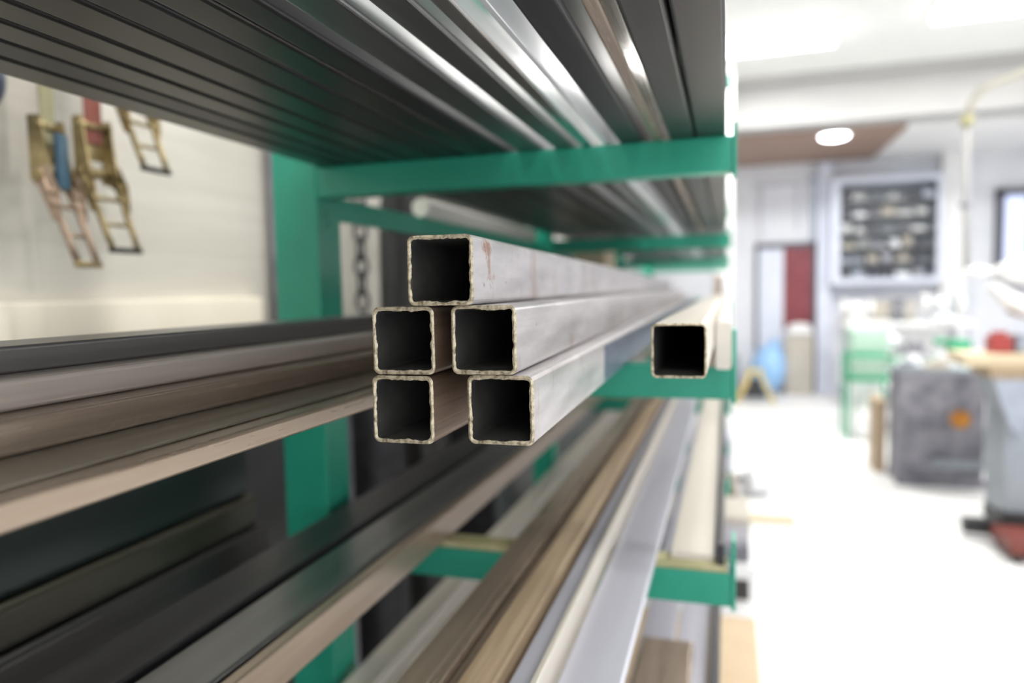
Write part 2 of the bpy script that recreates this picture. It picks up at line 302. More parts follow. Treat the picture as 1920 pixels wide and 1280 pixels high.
# ------------------------------------------------------------------ sharp tubes on the middle shelf
def hero_tube(x, z, y, yaw, L, label, wd=.049, h=.0505, wall=.0030, m='hero', seed=0, burr=1.0, pitch=0):
    """origin = near end, centre of section"""
    seg, sub = 5, 26
    po = [(a-wd/2, c-h/2) for a, c in rrect(wd, h, .0052, seg, sub)]
    pin = [(a-wd/2+wall, c-h/2+wall) for a, c in rrect(wd-2*wall, h-2*wall, .0028, seg, sub)]
    n = len(po); body = MB(); vs = []
    def J(p, k, amp, fr=230):
        v = Vector((p[0]*fr+seed*7.3, p[1]*fr+k*11.7, seed*3.1)); q = noise.noise(v)+.6*noise.noise(v*2.7)
        c = Vector((p[0], p[1])).normalized(); return (p[0]+c.x*q*amp, p[1]+c.y*q*amp)
    ys = [.0006, .004, L]
    for k, y_ in enumerate(ys):
        amp = (.00022*burr, .00008, 0)[k]
        vs += [(J(p, 1, amp)[0], y_, J(p, 1, amp)[1]) for p in po]
    o1 = len(vs)
    iy = [.0006, .003, .012, L]
    for k, y_ in enumerate(iy):
        amp = (.0011*burr, .0004, 0, 0)[k]
        vs += [(J(p, 2, amp, 130)[0], y_, J(p, 2, amp, 130)[1]) for p in pin]
    f = []
    for k in range(2): f += [(k*n+i, k*n+(i+1) % n, (k+1)*n+(i+1) % n, (k+1)*n+i) for i in range(n)]
    body.add(vs, f, 0)
    g = []
    for k in range(3): g += [(o1+k*n+i, o1+(k+1)*n+i, o1+(k+1)*n+(i+1) % n, o1+k*n+(i+1) % n) for i in range(n)]
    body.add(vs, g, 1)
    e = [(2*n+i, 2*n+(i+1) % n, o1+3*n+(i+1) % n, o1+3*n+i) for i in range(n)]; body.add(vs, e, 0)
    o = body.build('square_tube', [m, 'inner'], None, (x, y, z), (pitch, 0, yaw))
    tag(o, label, 'steel tube', 'square steel tubes stacked on the middle shelf')
    # sawn rim: a thin ragged ring that closes the wall thickness at the cut end
    rim = MB(); a = [(J(p, 1, .00022*burr)[0], 0.0006, J(p, 1, .00022*burr)[1]) for p in po]
    c = [(J(p, 2, .0011*burr, 130)[0], 0.0006, J(p, 2, .0011*burr, 130)[1]) for p in pin]
    mid = []
    for k, (p, q) in enumerate(zip(a, c)):
        t = .5+.2*noise.noise(Vector((k*.37, seed, 4))); mid.append((p[0]*(1-t)+q[0]*t, -.0005+.0004*noise.noise(Vector((k*.6, seed, 1))), p[2]*(1-t)+q[2]*t))
    vs = a+mid+c; fs = [(i, n+i, n+(i+1) % n, (i+1) % n) for i in range(n)]+[(n+i, 2*n+i, 2*n+(i+1) % n, n+(i+1) % n) for i in range(n)]
    rim.add(vs, fs, 0); ri = rim.build('cut_rim', 'rim', o); ri['label'] = 'ragged brassy sawn rim'
    return o
R = math.radians
hero_tube(-.2305, 1.3634, .475, R(.7), 4.6, 'square steel tube at the bottom left of the stack of five, rusty right side', seed=1, m='herob')
hero_tube(-.157, 1.3638, .483, R(.9), 4.6, 'square steel tube at the bottom right of the stack of five', seed=2, wd=.050, m='hero_low')
hero_tube(-.2290, 1.4145, .476, R(1.9), 4.4, 'square steel tube in the middle row left, half hidden side', seed=3, h=.050, m='herob')
hero_tube(-.1680, 1.4148, .481, R(1.9), 4.4, 'square steel tube in the middle row right with grey speckled side', seed=4, h=.050)
hero_tube(-.1975, 1.4655, .474, R(2.4), 4.4, 'square steel tube alone on top of the stack, rust streak on its side', seed=5, m='hero_top', burr=1.25, wd=.050)
hero_tube(-.0420, 1.3930, .650, 0, 2.2, 'pale square tube lying alone near the right tip of the middle arm', seed=6, m='pale', wall=.0022, burr=.35, h=.0495)
bar('flat_bar', -.066, -.017, 1.3385, 1.3677, 1.02, 5.2, 'tan', 'flat bar lying under the lone pale square tube', group='bars on the middle shelf', hollow=False)
bar('flat_bar', -.0155, .0050, 1.3385, 1.402, .99, 5.4, 'pale', 'pale narrow bar standing against the right tip of the middle arm', 'steel bar', 'bars on the middle shelf', hollow=False)
# flat sections at the left of the middle shelf
G = 'bars on the middle shelf'
bar('rectangular_tube', -.412, -.329, 1.3385, 1.3545, -.7, 5.3, 'tan', 'lowest flat tube left of the stack, lying across the middle arm with a tan edge', 'steel tube', G, r=.003)
bar('rectangular_tube', -.440, -.348, 1.3548, 1.3568, -.7, 5.3, 'olive', 'thin olive strip lying on the lowest flat tube of the middle shelf', 'steel strip', G, hollow=False, r=.0008)
bar('rectangular_tube', -.470, -.408, 1.3570, 1.3790, -.7, 5.3, 'brown', 'second flat brown tube from the bottom at left of the middle shelf', 'steel tube', G, r=.003)
bar('rectangular_tube', -.500, -.436, 1.3792, 1.4000, -.7, 5.3, 'glare', 'third flat tube from the bottom at left, scratched edge with painted glare', 'steel tube', G, r=.004)
bar('rectangular_tube', -.540, -.467, 1.4002, 1.4190, -.7, 5.3, 'greyd', 'topmost dark flat tube at the left of the middle shelf', 'steel tube', G, r=.003)
bar('rectangular_tube', -.560, -.475, 1.3385, 1.3990, -.7, 5.3, 'dark', 'dark tube hidden beneath the topmost flat tubes of the middle shelf', 'steel tube', G) if False else None

# ------------------------------------------------------------------ upper shelf
G = 'tubes lying on the upper shelf'
U = [(-.650, -.606, .045, 'dark'), (-.602, -.565, .035, 'black'), (-.563, -.526, .045, 'dark'), (-.522, -.486, .045, 'dark'), (-.483, -.440, .045, 'dark'),
     (-.437, -.396, .045, 'black'), (-.393, -.356, .045, 'dark'), (-.353, -.322, .03, 'black'), (-.306, -.268, .03, 'grey'), (-.250, -.220, .025, 'grey'), (-.208, -.192, .03, 'shiny'),
     (-.174, -.168, .04, 'alu'), (-.152, -.118, .05, 'black'), (-.104, -.091, .05, 'brown'), (-.080, -.045, .06, 'dark'), (-.043, -.002, .07, 'dark')]
ordn = ['first', 'second', 'third', 'fourth', 'fifth', 'sixth', 'seventh', 'eighth', 'ninth', 'tenth', 'eleventh', 'twelfth', 'thirteenth', 'fourteenth', 'fifteenth', 'sixteenth']
cn = {'dark': 'dark steel', 'black': 'blackened', 'grey': 'grey steel', 'shiny': 'bright', 'alu': 'thin silvery white', 'brown': 'brown rusty'}
for i, (a, c, h, m) in enumerate(U):
    bar('rectangular_tube', a, c, 1.6603, 1.6603+h, -.9+.05*math.sin(i*2.1), 5.6+.2*math.sin(i*1.3), m, '%s tube, %s from the post on the upper shelf' % (cn[m], ordn[i]), 'steel tube', G)

# ------------------------------------------------------------------ lower shelf
G = 'bars lying on the lower shelf'; Z = 1.0452
def low(a, c, h, m, label, y0=-.9, y1=5.4, name='rectangular_tube', hollow=True, cat='steel tube', z=Z, **k): return bar(name, a, c, z, z+h, y0, y1, m, label, cat, G, hollow, **k)
low(-.625, -.546, .046, 'black', 'black tube nearest the post on the lower shelf')
low(-.534, -.460, .045, 'grey', 'grey wide tube second from the post on the lower shelf')
low(-.455, -.439, .044, 'tan', 'slim tan tube left of the gap on the lower shelf')
low(-.309, -.276, .028, 'tan', 'brown bar just right of the gap on the lower shelf', y1=5.0, hollow=False, name='flat_bar', cat='steel bar')
low(-.274, -.262, .032, 'brown', 'thin dark brown strip in the brown bundle on the lower shelf', y1=4.9, hollow=False, name='flat_bar', cat='steel bar')
low(-.260, -.247, .024, 'tan', 'narrow tan strip sunk in the brown bundle of the lower shelf', hollow=False, name='flat_bar', cat='steel bar')
low(-.243, -.207, .040, 'wood', 'wide tan brown bar with dark right side on the lower shelf', hollow=False, name='flat_bar', cat='steel bar')
low(-.198, -.176, .036, 'lilac', 'pale grey tube right of the brown bars on the lower shelf')
low(-.1735, -.167, .045, 'pale', 'thin cream strip between the two pale grey pieces, lower shelf', hollow=False, name='flat_bar', cat='steel bar')
low(-.162, -.100, .014, 'lilac', 'wide pale lilac grey flat plate on the lower shelf', hollow=False, name='flat_plate', cat='steel plate')
low(-.081, -.019, .010, 'pale', 'short cream flat plate ending on the right part of the lower arm', y0=1.062, hollow=False, name='flat_plate', cat='steel plate')
low(-.014, -.004, .030, 'black', 'thin dark bar beside the end stop of the lower shelf', y0=1.05, hollow=False, name='flat_bar', cat='steel bar')

# shelf below
G = 'pieces on the shelf below the lower shelf'; Z2 = .7353
def bot(a, c, h, m, label, y0=-.3, y1=5.2, name='rectangular_tube', hollow=True, cat='steel tube', z=Z2): return bar(name, a, c, z, z+h, y0, y1, m, label, cat, G, hollow)
bot(-.635, -.578, .045, 'pale', 'cream tube seen below the gap, on the bottom shelf beside the post')
bot(-.565, -.500, .025, 'shiny', 'shiny round edged tube next to the cream tube on the bottom shelf')
bot(-.490, -.400, .030, 'black', 'dark tube under the brown bundle on the bottom shelf')
bot(-.390, -.280, .030, 'dark', 'dark wide tube under the pale tubes on the bottom shelf')
bot(-.270, -.180, .020, 'blue', 'blue grey plate under the lilac plate on the bottom shelf', hollow=False, name='flat_plate', cat='steel plate')
bot(-.165, -.100, .018, 'lilac', 'left of the two pale bluish plates below the right lower arm', hollow=False, name='flat_plate', cat='steel plate')
bot(-.094, -.034, .018, 'lilac', 'right of the two pale bluish plates below the right lower arm', hollow=False, name='flat_plate', cat='steel plate')
bot(-.031, -.012, .050, 'black', 'black bar along the right edge of the bottom shelf', hollow=False, name='flat_bar', cat='steel bar')
bot(-.155, -.060, .030, 'tan', 'short tan block lying on the bluish plates at the bottom', y0=.55, y1=1.33, z=Z2+.0185, hollow=False, name='wooden_block', cat='block')

# white pipe on the brace
t = MB().tube([(0, 0, 0), (0, .95, 0)], .0215, 20)
tag(t.build('plastic_pipe', 'pvc', None, (-.668, 1.50, 1.6422), (0, 0, 0)), 'white plastic pipe lying on the green brace under the upper shelf', 'pipe')

# ------------------------------------------------------------------ far pieces on the rack between the shelves
for x0, x1, y0, y1, z1, m, lb in [(-.60, -.50, 2.66, 2.95, .062, 'plank', 'cream block resting on far flat bars behind the stack'),]:
    pass

# ------------------------------------------------------------------ left wall: ratchet straps
def ratchet(x, y, z, label, strap, tilt=.35, yaw=0, lever=None, ztop=2.05, hl=1.0, plate='zinc'):
    t = thing('ratchet_strap', (x, y, z), label, 'ratchet strap', 'ratchet straps hanging on the left wall', yaw)
    # strap (local y = width across, z up); body at origin, handle swings down and to +y
    L = ztop-z
    MB().box(-.004, .0, -.018, .018, .05, L, 0, .001).build('webbing', strap, t)
    b = MB()
    for s in (-1, 1):      # body side plates
        b.prism([(-.016, .095), (.006, .095), (.012, .04), (.02, -.01), (.004, -.028), (-.016, -.01)], 'y', s*.030-.0015, s*.030+.0015)
    b.tube([(0, -.036, .08), (0, .036, .08)], .006, 10).tube([(0, -.04, -.004), (0, .04, -.004)], .010, 12)
    b.box(-.01, -.007, -.029, .029, .02, .085)
    b.build('ratchet_body', 'zinc', t)
    for s in (-1, 1):      # toothed wheels
        pr = []; wb = MB()
        for k in range(24):
            rr = .020 if k % 2 else .015; a = 2*math.pi*k/24; pr.append((rr*math.cos(a), rr*math.sin(a)-.004))
        wb.prism(pr, 'y', s*.024-.002, s*.024+.002)
        wb.build('ratchet_wheel', 'zinc', t)
    h = MB(); ca, sa = math.cos(tilt), math.sin(tilt)
    def hp(u, v, wv=0): # u down along handle, v across width
        u *= hl; return (.004+wv*ca+u*sa, v, -.004-u*ca+wv*sa)
    for s in (-1, 1):
        h.tube([hp(0, s*.035), hp(.03, s*.036), hp(.075, s*.030), hp(.11, s*.030), hp(.150, s*.028)], .004, 8, flat=1.6)
        for u in (.03, .05): h.tube([hp(u, s*.036), hp(u+.001, s*.036, .012)], .005, 8)
        q = [hp(-.012, 0, -.012), hp(.075, 0, -.008), hp(.075, 0, .006), hp(.03, 0, .020), hp(-.012, 0, .016)]
        h.prism([(p[0], p[2]) for p in q], 'y', s*.036-.001, s*.036+.001)
    h.tube([hp(.05, -.03), hp(.05, .03)], .004, 8).tube([hp(.10, -.03), hp(.10, .03)], .0035, 8)
    h.build('handle', plate, t)
    MB().tube([hp(.150, -.034), hp(.150, .034)], .0055, 10).build('grip', 'blackp' if lever is None else 'zinc', t)
    if lever:
        MB().box(.014, .026, -.016, .010, -.025, .068, 0, .004).build('lever_cover', lever, t)
    return t
ratchet(-1.10, .945, 1.660, 'ratchet strap with olive webbing and a blue lever cover, leftmost on the wall', 'strapg', .32, .3, 'steelblue', 2.05, 1.04, 'pinkzinc')
ratchet(-1.10, 1.036, 1.680, 'ratchet strap with red webbing and black grip, middle of the three', 'strapr', .36)
ratchet(-1.09, 1.112, 1.828, 'ratchet buckle hanging higher at right with an open brassy handle', 'strapg', .35, 0, None, 2.1, .95)
# hook rail above carrying them (behind the upper tubes)
t = thing('hook_rail', (-1.16, 1.05, 2.02), 'grey steel hook rail on the left wall above the ratchet straps', 'rail')
MB().box(-.04, -.03, -.4, .4, .05, .16, 0, .002).build('rail_plate', 'grey', t)
for yy in (-.105, -.014, .062): MB().tube([(-.03, yy, .08), (.02, yy, .08), (.06, yy, .08), (.075, yy, .10)], .005, 8).build('hook', 'grey', t)
t = MB().ell((0, 0, 0), .05, .07, .07, 24, 14).tube([(-.07, 0, .03), (0, 0, .03)], .008, 8)
tag(t.build('float_ball', 'navy', None, (-1.125, .815, 1.80)), 'dark blue rounded knob on the wall in the top left corner', 'knob')
# conduit at the post
tag(MB().tube([(0, 0, 0), (0, 0, 2.6)], .028, 16).build('wall_conduit', 'ston', None, (-1.165, 1.68, .25)), 'dark grey vertical conduit on the left wall beside the green post', 'conduit')

# ------------------------------------------------------------------ behind the rack, lower left
G = 'dark beams stacked behind the rack'
tag(MB().box(-1.12, -.80, -1.2, 1.08, 0, .945, 0, .01).build('storage_crate', 'black'), 'black crate under the dark steel beams behind the rack', 'crate')
def beam(z0, z1, x1, y1, m, lb): return bar('steel_beam', -1.05, x1, z0, z1, -1.1, y1, m, lb, 'steel beam', G, True, .006, r=.012)
M['dgreen'] = mat('dark_green_coated_steel', (.022, .034, .032), (.040, .052, .048), .3, .4, (6, 1, 6))
M['dolive'] = mat('dark_olive_coated_steel', (.045, .042, .03), (.07, .065, .045), .33, .4, (6, 1, 6))
beam(.946, 1.020, -.83, 1.12, 'dark', 'lowest dark beam of the stack behind the rack')
beam(1.021, 1.080, -.84, 1.10, 'dolive', 'olive dark beam in the middle of the stack behind the rack')
beam(1.081, 1.30, -.85, 1.09, 'dgreen', 'tall greenish black beam on top of the stack behind the rack')

# behind the rack, between post and stack
def chain(x, y, z0, n, label):
    t = thing('hanging_chain', (x, y, z0), label, 'chain')
    for k in range(n):
        pts = []
        for i in range(17):
            a = 2*math.pi*i/16; u = .017*math.cos(a); v = .031*math.sin(a)
            pts.append((u, 0, v-k*.047) if k % 2 == 0 else (0, u, v-k*.047))
        MB().tube(pts, .0055, 8, cap=False).build('chain_link', 'blackp', t)
    MB().tube([(-1.2-x, 0, .03), (-.02, 0, .03), (.012, 0, .026), (.02, 0, .05)], .008, 8).box(-1.2-x, -1.19-x, -.03, .03, -.02, .08).build('wall_hook', 'ston', t)
    return t
chain(-.955, 1.74, 1.90, 11, 'black iron chain hanging behind the rack right of the post')
def coat(x, y, z0, z1, wd, m, label, name='work_coat'):
    b = MB(); nz, nx = 14, 16; vs = []
    for sgn in (1, -1):
        for j in range(nz+1):
            t = j/nz
            for i in range(nx+1):
                u = i/nx-.5; ww = wd*(.55+.45*min(1, t*2.2)); fold = .018*math.sin(u*22+t*2)+.02*noise.noise(Vector((u*3, t*3, x)))
                vs.append((u*ww, sgn*(.035+fold*.5)*math.cos(u*2.4)+fold, z1-(z1-z0)*t))
    n = (nz+1)*(nx+1)
    for s_ in (0, 1):
        b.f += [(s_*n+j*(nx+1)+i, s_*n+j*(nx+1)+i+1, s_*n+(j+1)*(nx+1)+i+1, s_*n+(j+1)*(nx+1)+i) for j in range(nz) for i in range(nx)]
    edge = [i for i in range(nx+1)]+[j*(nx+1)+nx for j in range(1, nz+1)]+[nz*(nx+1)+i for i in range(nx-1, -1, -1)]+[j*(nx+1) for j in range(nz-1, 0, -1)]
    b.f += [(edge[k], edge[(k+1) % len(edge)], n+edge[(k+1) % len(edge)], n+edge[k]) for k in range(len(edge))]
    b.v = vs; b.mi = [0]*len(b.f); b.sm = [True]*len(b.f)
    return tag(b.build(name, m, None, (x, y, 0)), label, 'coat')
coat(-.885, 2.0, 1.30, 2.05, .29, 'blackp', 'black coat hanging behind the stack beside the chain')
coat(-.86, 2.45, 1.25, 2.1, .34, 'black', 'dark brown cloth hanging behind the top tube of the stack', 'hanging_cloth')
G = 'gas cylinders standing behind the rack'
def gas(x, y, r, h, m, lb):
    t = thing('gas_cylinder', (x, y, 0), lb, 'gas cylinder', G)
    b = MB(); b.tube([(0, 0, .0), (0, 0, h-.18), (0, 0, h-.12), (0, 0, h-.06), (0, 0, h-.03)], r, 28, rads=[r, r, r*.93, r*.62, r*.35]); b.build('bottle', m, t)
    MB().cyl((0, 0, h-.03), .022, .05).cyl((0, -.03, h+.02), .012, .06, 'y', 12).build('valve', 'zinc', t)
gas(-1.02, 1.62, .075, 1.28, 'ston', 'grey gas cylinder with a light streak, behind the post')
gas(-.99, 1.86, .085, 1.30, 'black', 'black gas cylinder right of the grey one behind the rack')
gas(-.95, 2.12, .08, 1.26, 'dark', 'brownish gas cylinder behind the lower left tube end')
tag(MB().box(-1.16, -.98, 1.18, 1.42, 0, 1.16, 0, .01).box(-1.15, -.99, 1.17, 1.18, .7, 1.1, 0).build('tool_case', 'blackp'), 'black narrow case standing by the wall behind the post', 'case')

# ------------------------------------------------------------------ far aisle: cabinet on the back wall
cx0, cx1, cz0, cz1, cyf = 1.27, 2.52, 1.44, 2.78, 9.95
cab = thing('wall_cabinet', ((cx0+cx1)/2, cyf, cz0), 'large open wall cabinet with pale frame full of metal parts', 'cabinet'); W = (cx1-cx0)/2; H = cz1-cz0
MB().box(-W, -W+.10, 0, .06, 0, H).box(W-.05, W, 0, .06, 0, H).box(-W+.1, W-.05, 0, .06, H-.07, H).box(-W+.1, W-.05, 0, .06, 0, .08).build('face_frame', 'lilacpaint', cab)
MB().box(-W, -W+.02, .06, .30, 0, H).box(W-.02, W, .06, .3, 0, H).box(-W, W, .06, .3, H-.02, H).box(-W, W, .06, .3, 0, .02).build('carcass', 'lilacpaint', cab)
MB().box(-W+.02, W-.02, .29, .30, .02, H-.02).build('back_panel', 'mach', cab)
shz = [.08, .28, .46, .66, .86, 1.06]
for z in shz[1:]: MB().box(-W+.02, W-.02, .05, .29, z-.015, z).build('shelf', 'grey', cab)
rnd = random.Random(3); cols = ['alu', 'grey', 'white', 'mach', 'beige', 'ston', 'lilac', 'blue', 'darkfr']; colw = ['silver', 'dark grey', 'white', 'blue grey', 'beige', 'mottled grey', 'pale lilac', 'bluish', 'near black']
rows = ['bottom', 'second', 'third', 'fourth', 'fifth', 'top']
for si, z in enumerate(shz):
    x = cx0+.12; k = 0
    while x < cx1-.20:
        wd = rnd.uniform(.09, .20); hh = rnd.uniform(.06, .145); ci = rnd.randrange(len(cols)); ty = rnd.random(); b = MB(); nm = 'storage_bin'
        if x+wd > cx1-.06: break
        if ty < .45:
            b.box(-wd/2, wd/2, 0, .16, 0, .006); b.box(-wd/2, wd/2, 0, .005, 0, hh*.6).box(-wd/2, wd/2, .155, .16, 0, hh).box(-wd/2, -wd/2+.005, 0, .16, 0, hh*.8).box(wd/2-.005, wd/2, 0, .16, 0, hh*.8).box(-wd/2+.01, wd/2-.01, .01, .15, .006, hh*.55)
        elif ty < .75:
            nm = 'tin_can'; r = min(wd/2, .06); b.cyl((0, .08, 0), r, hh*.92, 'z', 20).cyl((0, .08, hh*.92), r*1.04, hh*.08, 'z', 20)
        else:
            nm = 'metal_fitting'; b.box(-wd/2, wd/2, .02, .14, 0, hh*.35, 0, .004).cyl((0, .08, hh*.35), wd*.22, hh*.5, 'z', 16)
        o = b.build(nm, cols[ci], None, (x+wd/2, cyf+.07, cz0+z+.0005))
        tag(o, '%s %s, number %s along the %s shelf of the wall cabinet' % (colw[ci], nm.replace('_', ' '), ordn[k], rows[si]), nm.split('_')[1], 'parts stored in the wall cabinet')
        x += wd+rnd.uniform(.008, .03); k += 1
# work bench under the cabinet
t = thing('work_bench', (1.9, 9.2, 0), 'pale work bench standing under the wall cabinet', 'bench')
MB().box(-.62, .7, -.3, .3, .96, 1.02, 0, .004).build('bench_top', 'white', t)
for sx in (-.58, .62):
    for sy in (-.26, .22): MB().box(sx, sx+.05, sy, sy+.05, 0, .96).build('leg', 'lilac', t)
MB().box(-.6, .68, -.28, .28, .25, .28).build('shelf', 'white', t)
MB().box(-.6, .68, .26, .28, .28, .96).build('back_board', 'white', t)
tag(MB().box(-.4, .35, -.1, .1, 0, .22, 0, .006).box(-.38, .33, -.103, -.1, .03, .19).build('parts_box', 'beige', None, (1.72, 9.25, 1.0205)), 'long beige box on the far bench under the cabinet', 'box')
# vise
t = thing('bench_vise', (1.84, 8.98, 1.0205), 'dark bench vise on the front of the far bench', 'vise')
MB().cyl((0, 0, 0), .08, .05).cyl((0, 0, .05), .045, .06).box(-.06, .06, -.1, .08, .11, .22, 0, .01).build('vise_body', 'mach', t)
MB().box(-.055, .055, -.16, -.11, .08, .25, 0, .008).cyl((0, -.30, .13), .018, .2, 'y', 12).build('jaw', 'ston', t)
MB().cyl((-.12, -.29, .13), .008, .24, 'x', 10).build('handle', 'alu', t)
# white machine hoods
def grinder(x, y, z, s, m, lb):
    t = thing('bench_grinder', (x, y, z), lb, 'grinder')
    MB().box(-.12*s, .12*s, -.1*s, .1*s, 0, .08*s, 0, .01*s).cyl((-.1*s, 0, .19*s), .10*s, .2*s, 'x', 24).build('motor', m, t)
    for q in (-1, 1): MB().cyl((q*.17*s-.03*s, 0, .19*s), .12*s, .06*s, 'x', 28).build('wheel_guard', 'white', t)
    return t
grinder(1.42, 8.95, 1.0205, .8, 'white', 'white bench grinder on the left of the far bench')
grinder(2.28, 8.95, 1.0205, 1.0, 'alu', 'silver bench grinder on the right of the far bench')

# green lathe in the middle distance
t = thing('metal_lathe', (1.62, 7.7, 0), 'pale green metal lathe behind the scuffed steel block', 'machine')
MB().box(-.48, .62, -.22, .22, .60, .74, 0, .02).build('lathe_bed', 'pgreen', t)
MB().box(-.48, -.14, -.24, .24, .74, 1.02, 0, .03).build('headstock', 'pgreen', t)
MB().box(-.46, -.16, -.2, .2, 0, .6, 0, .02).build('left_pedestal', 'white', t)
MB().box(.28, .56, -.2, .2, 0, .6, 0, .02).build('right_pedestal', 'pgreen', t)
MB().cyl((-.14, 0, .88), .09, .09, 'x', 28).cyl((-.05, 0, .88), .06, .03, 'x', 20).build('chuck', 'alu', t)
MB().box(.02, .2, -.26, .2, .74, .80, 0, .01).box(.05, .16, -.16, .04, .80, .88, 0, .01).build('carriage', 'ston', t)
MB().tube([(.11+.06*math.cos(2*math.pi*i/20), -.29, .70+.06*math.sin(2*math.pi*i/20)) for i in range(21)], .008, 8, cap=False).cyl((.11, -.30, .70), .015, .04, 'y').build('hand_wheel', 'alu', t)
MB().box(.4, .58, -.1, .1, .74, .9, 0, .02).cyl((.28, 0, .88), .03, .12, 'x').build('tailstock', 'gmach', t)
# green stand with white drum
t = thing('bag_stand', (1.24, 7.25, 0), 'green steel stand carrying a white bag near the lathe', 'stand')
for sx in (-.19, .17):
    for sy in (-.17, .15): MB().box(sx, sx+.025, sy, sy+.025, 0, .80).build('leg', 'gmach', t)
MB().box(-.19, .195, -.17, .175, .56, .60).box(-.19, .195, -.17, -.15, .775, .8).box(-.19, .195, .155, .175, .775, .8).build('crossbar', 'gmach', t)
tag(MB().ell((0, 0, 0), .155, .14, .19, 24, 16, 0, .12).build('white_sack', 'white', None, (1.245, 7.25, .195)), 'round white sack on the floor inside the green stand', 'sack')
tag(MB().box(-.14, .14, -.12, .12, 0, .14, 0, .01).box(-.15, .15, -.13, .13, .14, .16, 0, .005).build('storage_tub', 'pgreen', None, (1.24, 7.25, .601)), 'pale green tub on the shelf of the green stand', 'tub')
tag(MB().box(0, .07, 0, .3, 0, .56, 0, .004).build('timber_board', 'wood', None, (1.09, 5.95, 0)), 'orange brown timber board on edge behind the scuffed steel block', 'board')

# scuffed steel block with round port
t = thing('forge_block', (1.445, 5.62, 0), 'scuffed grey steel block with a round orange lined port', 'furnace')
bm = MB(); x0, x1 = -.27, .27
bm.box(x0, x1, 0, .32, .06, .80, 0, .01).build('body', 'ston', t)
MB().box(x0-.005, .28, -.02, .32, 0, .06, 0, .004).build('plinth', 'ston', t)
MB().box(-.05, .27, -.03, -.001, .14, .2, 0, .004).build('lower_rail', 'mach', t)
MB().box(-.10, .26, -.012, -.001, .24, .42, 0, .004).build('front_plate', 'ston', t)
rg = MB(); pts = [(.115+.078*math.cos(2*math.pi*i/28), -.012, .49+.078*math.sin(2*math.pi*i/28)) for i in range(29)]; rg.tube(pts, .013, 8, cap=False); rg.build('port_ring', 'ston', t)
MB().cyl((.115, -.010, .49), .068, .009, 'y', 32).build('port_lining', 'orange', t)
MB().box(-.28, .20, .0, .32, .801, .835, 0, .006).build('top_plate', 'mach', t)
G = 'metal parts lying on the scuffed steel block'
def part(nm, mb, m, loc, lb, cat): return tag(mb.build(nm, m, None, loc), lb, cat, G)
part('pipe_flange', MB().cyl((0, 0, 0), .10, .025).cyl((0, 0, .025), .055, .06), 'alu', (1.30, 5.83, .8355), 'silver round flange at the left on top of the steel block', 'flange')
part('pipe_flange', MB().cyl((0, 0, 0), .07, .03).cyl((0, 0, .03), .035, .07), 'alu', (1.50, 5.80, .8355), 'silver upright hub in the middle on top of the steel block', 'flange')
part('metal_offcut', MB().box(-.08, .08, -.05, .05, 0, .035, 0, .005).box(-.03, .06, -.03, .03, .036, .07, 0, .004), 'beige', (1.42, 5.68, .8355), 'pinkish beige offcut at the front on top of the steel block', 'offcut')
part('metal_offcut', MB().box(-.07, .07, -.06, .06, 0, .02, 0, .004).cyl((-.05, 0, .035), .016, .1, 'x'), 'mach', (1.24, 5.68, .8355), 'grey green offcut at the left front of the steel block', 'offcut')

# big blue grey machine at right with tabletop
t = thing('band_saw', (1.855, 4.75, 0), 'large blue grey machine with sloping shoulder at the right edge', 'machine')
pr = [(-.10, .30), (-.36, .34), (-.375, .62), (-.36, .80), (-.40, .905), (.42, .905), (.42, .16), (.05, .16)]
pr = [(-.37, .13), (-.385, .50), (-.375, .72), (-.44, .90), (.40, .90), (.40, .13)]
MB().prism(pr, 'y', -.25, .08).build('body', 'mach', t)
MB().prism([(-.375, .66), (-.45, .905), (-.10, .905), (-.16, .84), (-.26, .74), (-.33, .60)], 'y', -.275, -.2505).build('shoulder_panel', 'blue', t)
MB().box(-.39, .42, -.27, -.20, .05, .17, 0, .006).box(-.39, -.32, -.20, .02, .05, .129).box(-.38, .42, .02, .08, .05, .129, 0, .006).box(-.575, -.389, -.27, -.20, .035, .115, 0, .004).build('base_frame', 'blackp', t)
for sx in (-.35, .34):
    for sy in (-.23, .05): MB().cyl((sx, sy, 0), .03, .05).build('foot', 'blackp', t)
tag(MB().box(0, .9, 0, .36, 0, .065, 0, .004).build('timber_plank', 'plank', None, (1.30, 4.62, .9655)), 'pale timber plank lying over the right machine, top of two', 'plank', 'planks on the right machine')
tag(MB().box(0, .9, 0, .34, 0, .062, 0, .004).build('timber_plank', 'wood', None, (1.42, 4.60, .9005)), 'golden timber plank lying under the pale plank on the machine', 'plank', 'planks on the right machine')
tag(MB().box(0, .11, 0, .12, 0, .10, 0, .01).box(.02, .09, .03, .09, .1, .125, 0, .005).build('storage_box', 'brightred', None, (1.47, 4.75, 1.031)), 'small red box on the pale plank at right', 'box')
tag(MB().box(0, .13, 0, .12, 0, .095, 0, .01).box(-.004, .134, -.004, .124, .095, .108, 0, .004).build('storage_box', 'blue', None, (1.60, 4.75, 1.031)), 'small pale blue box on the pale plank beside the red box', 'box')
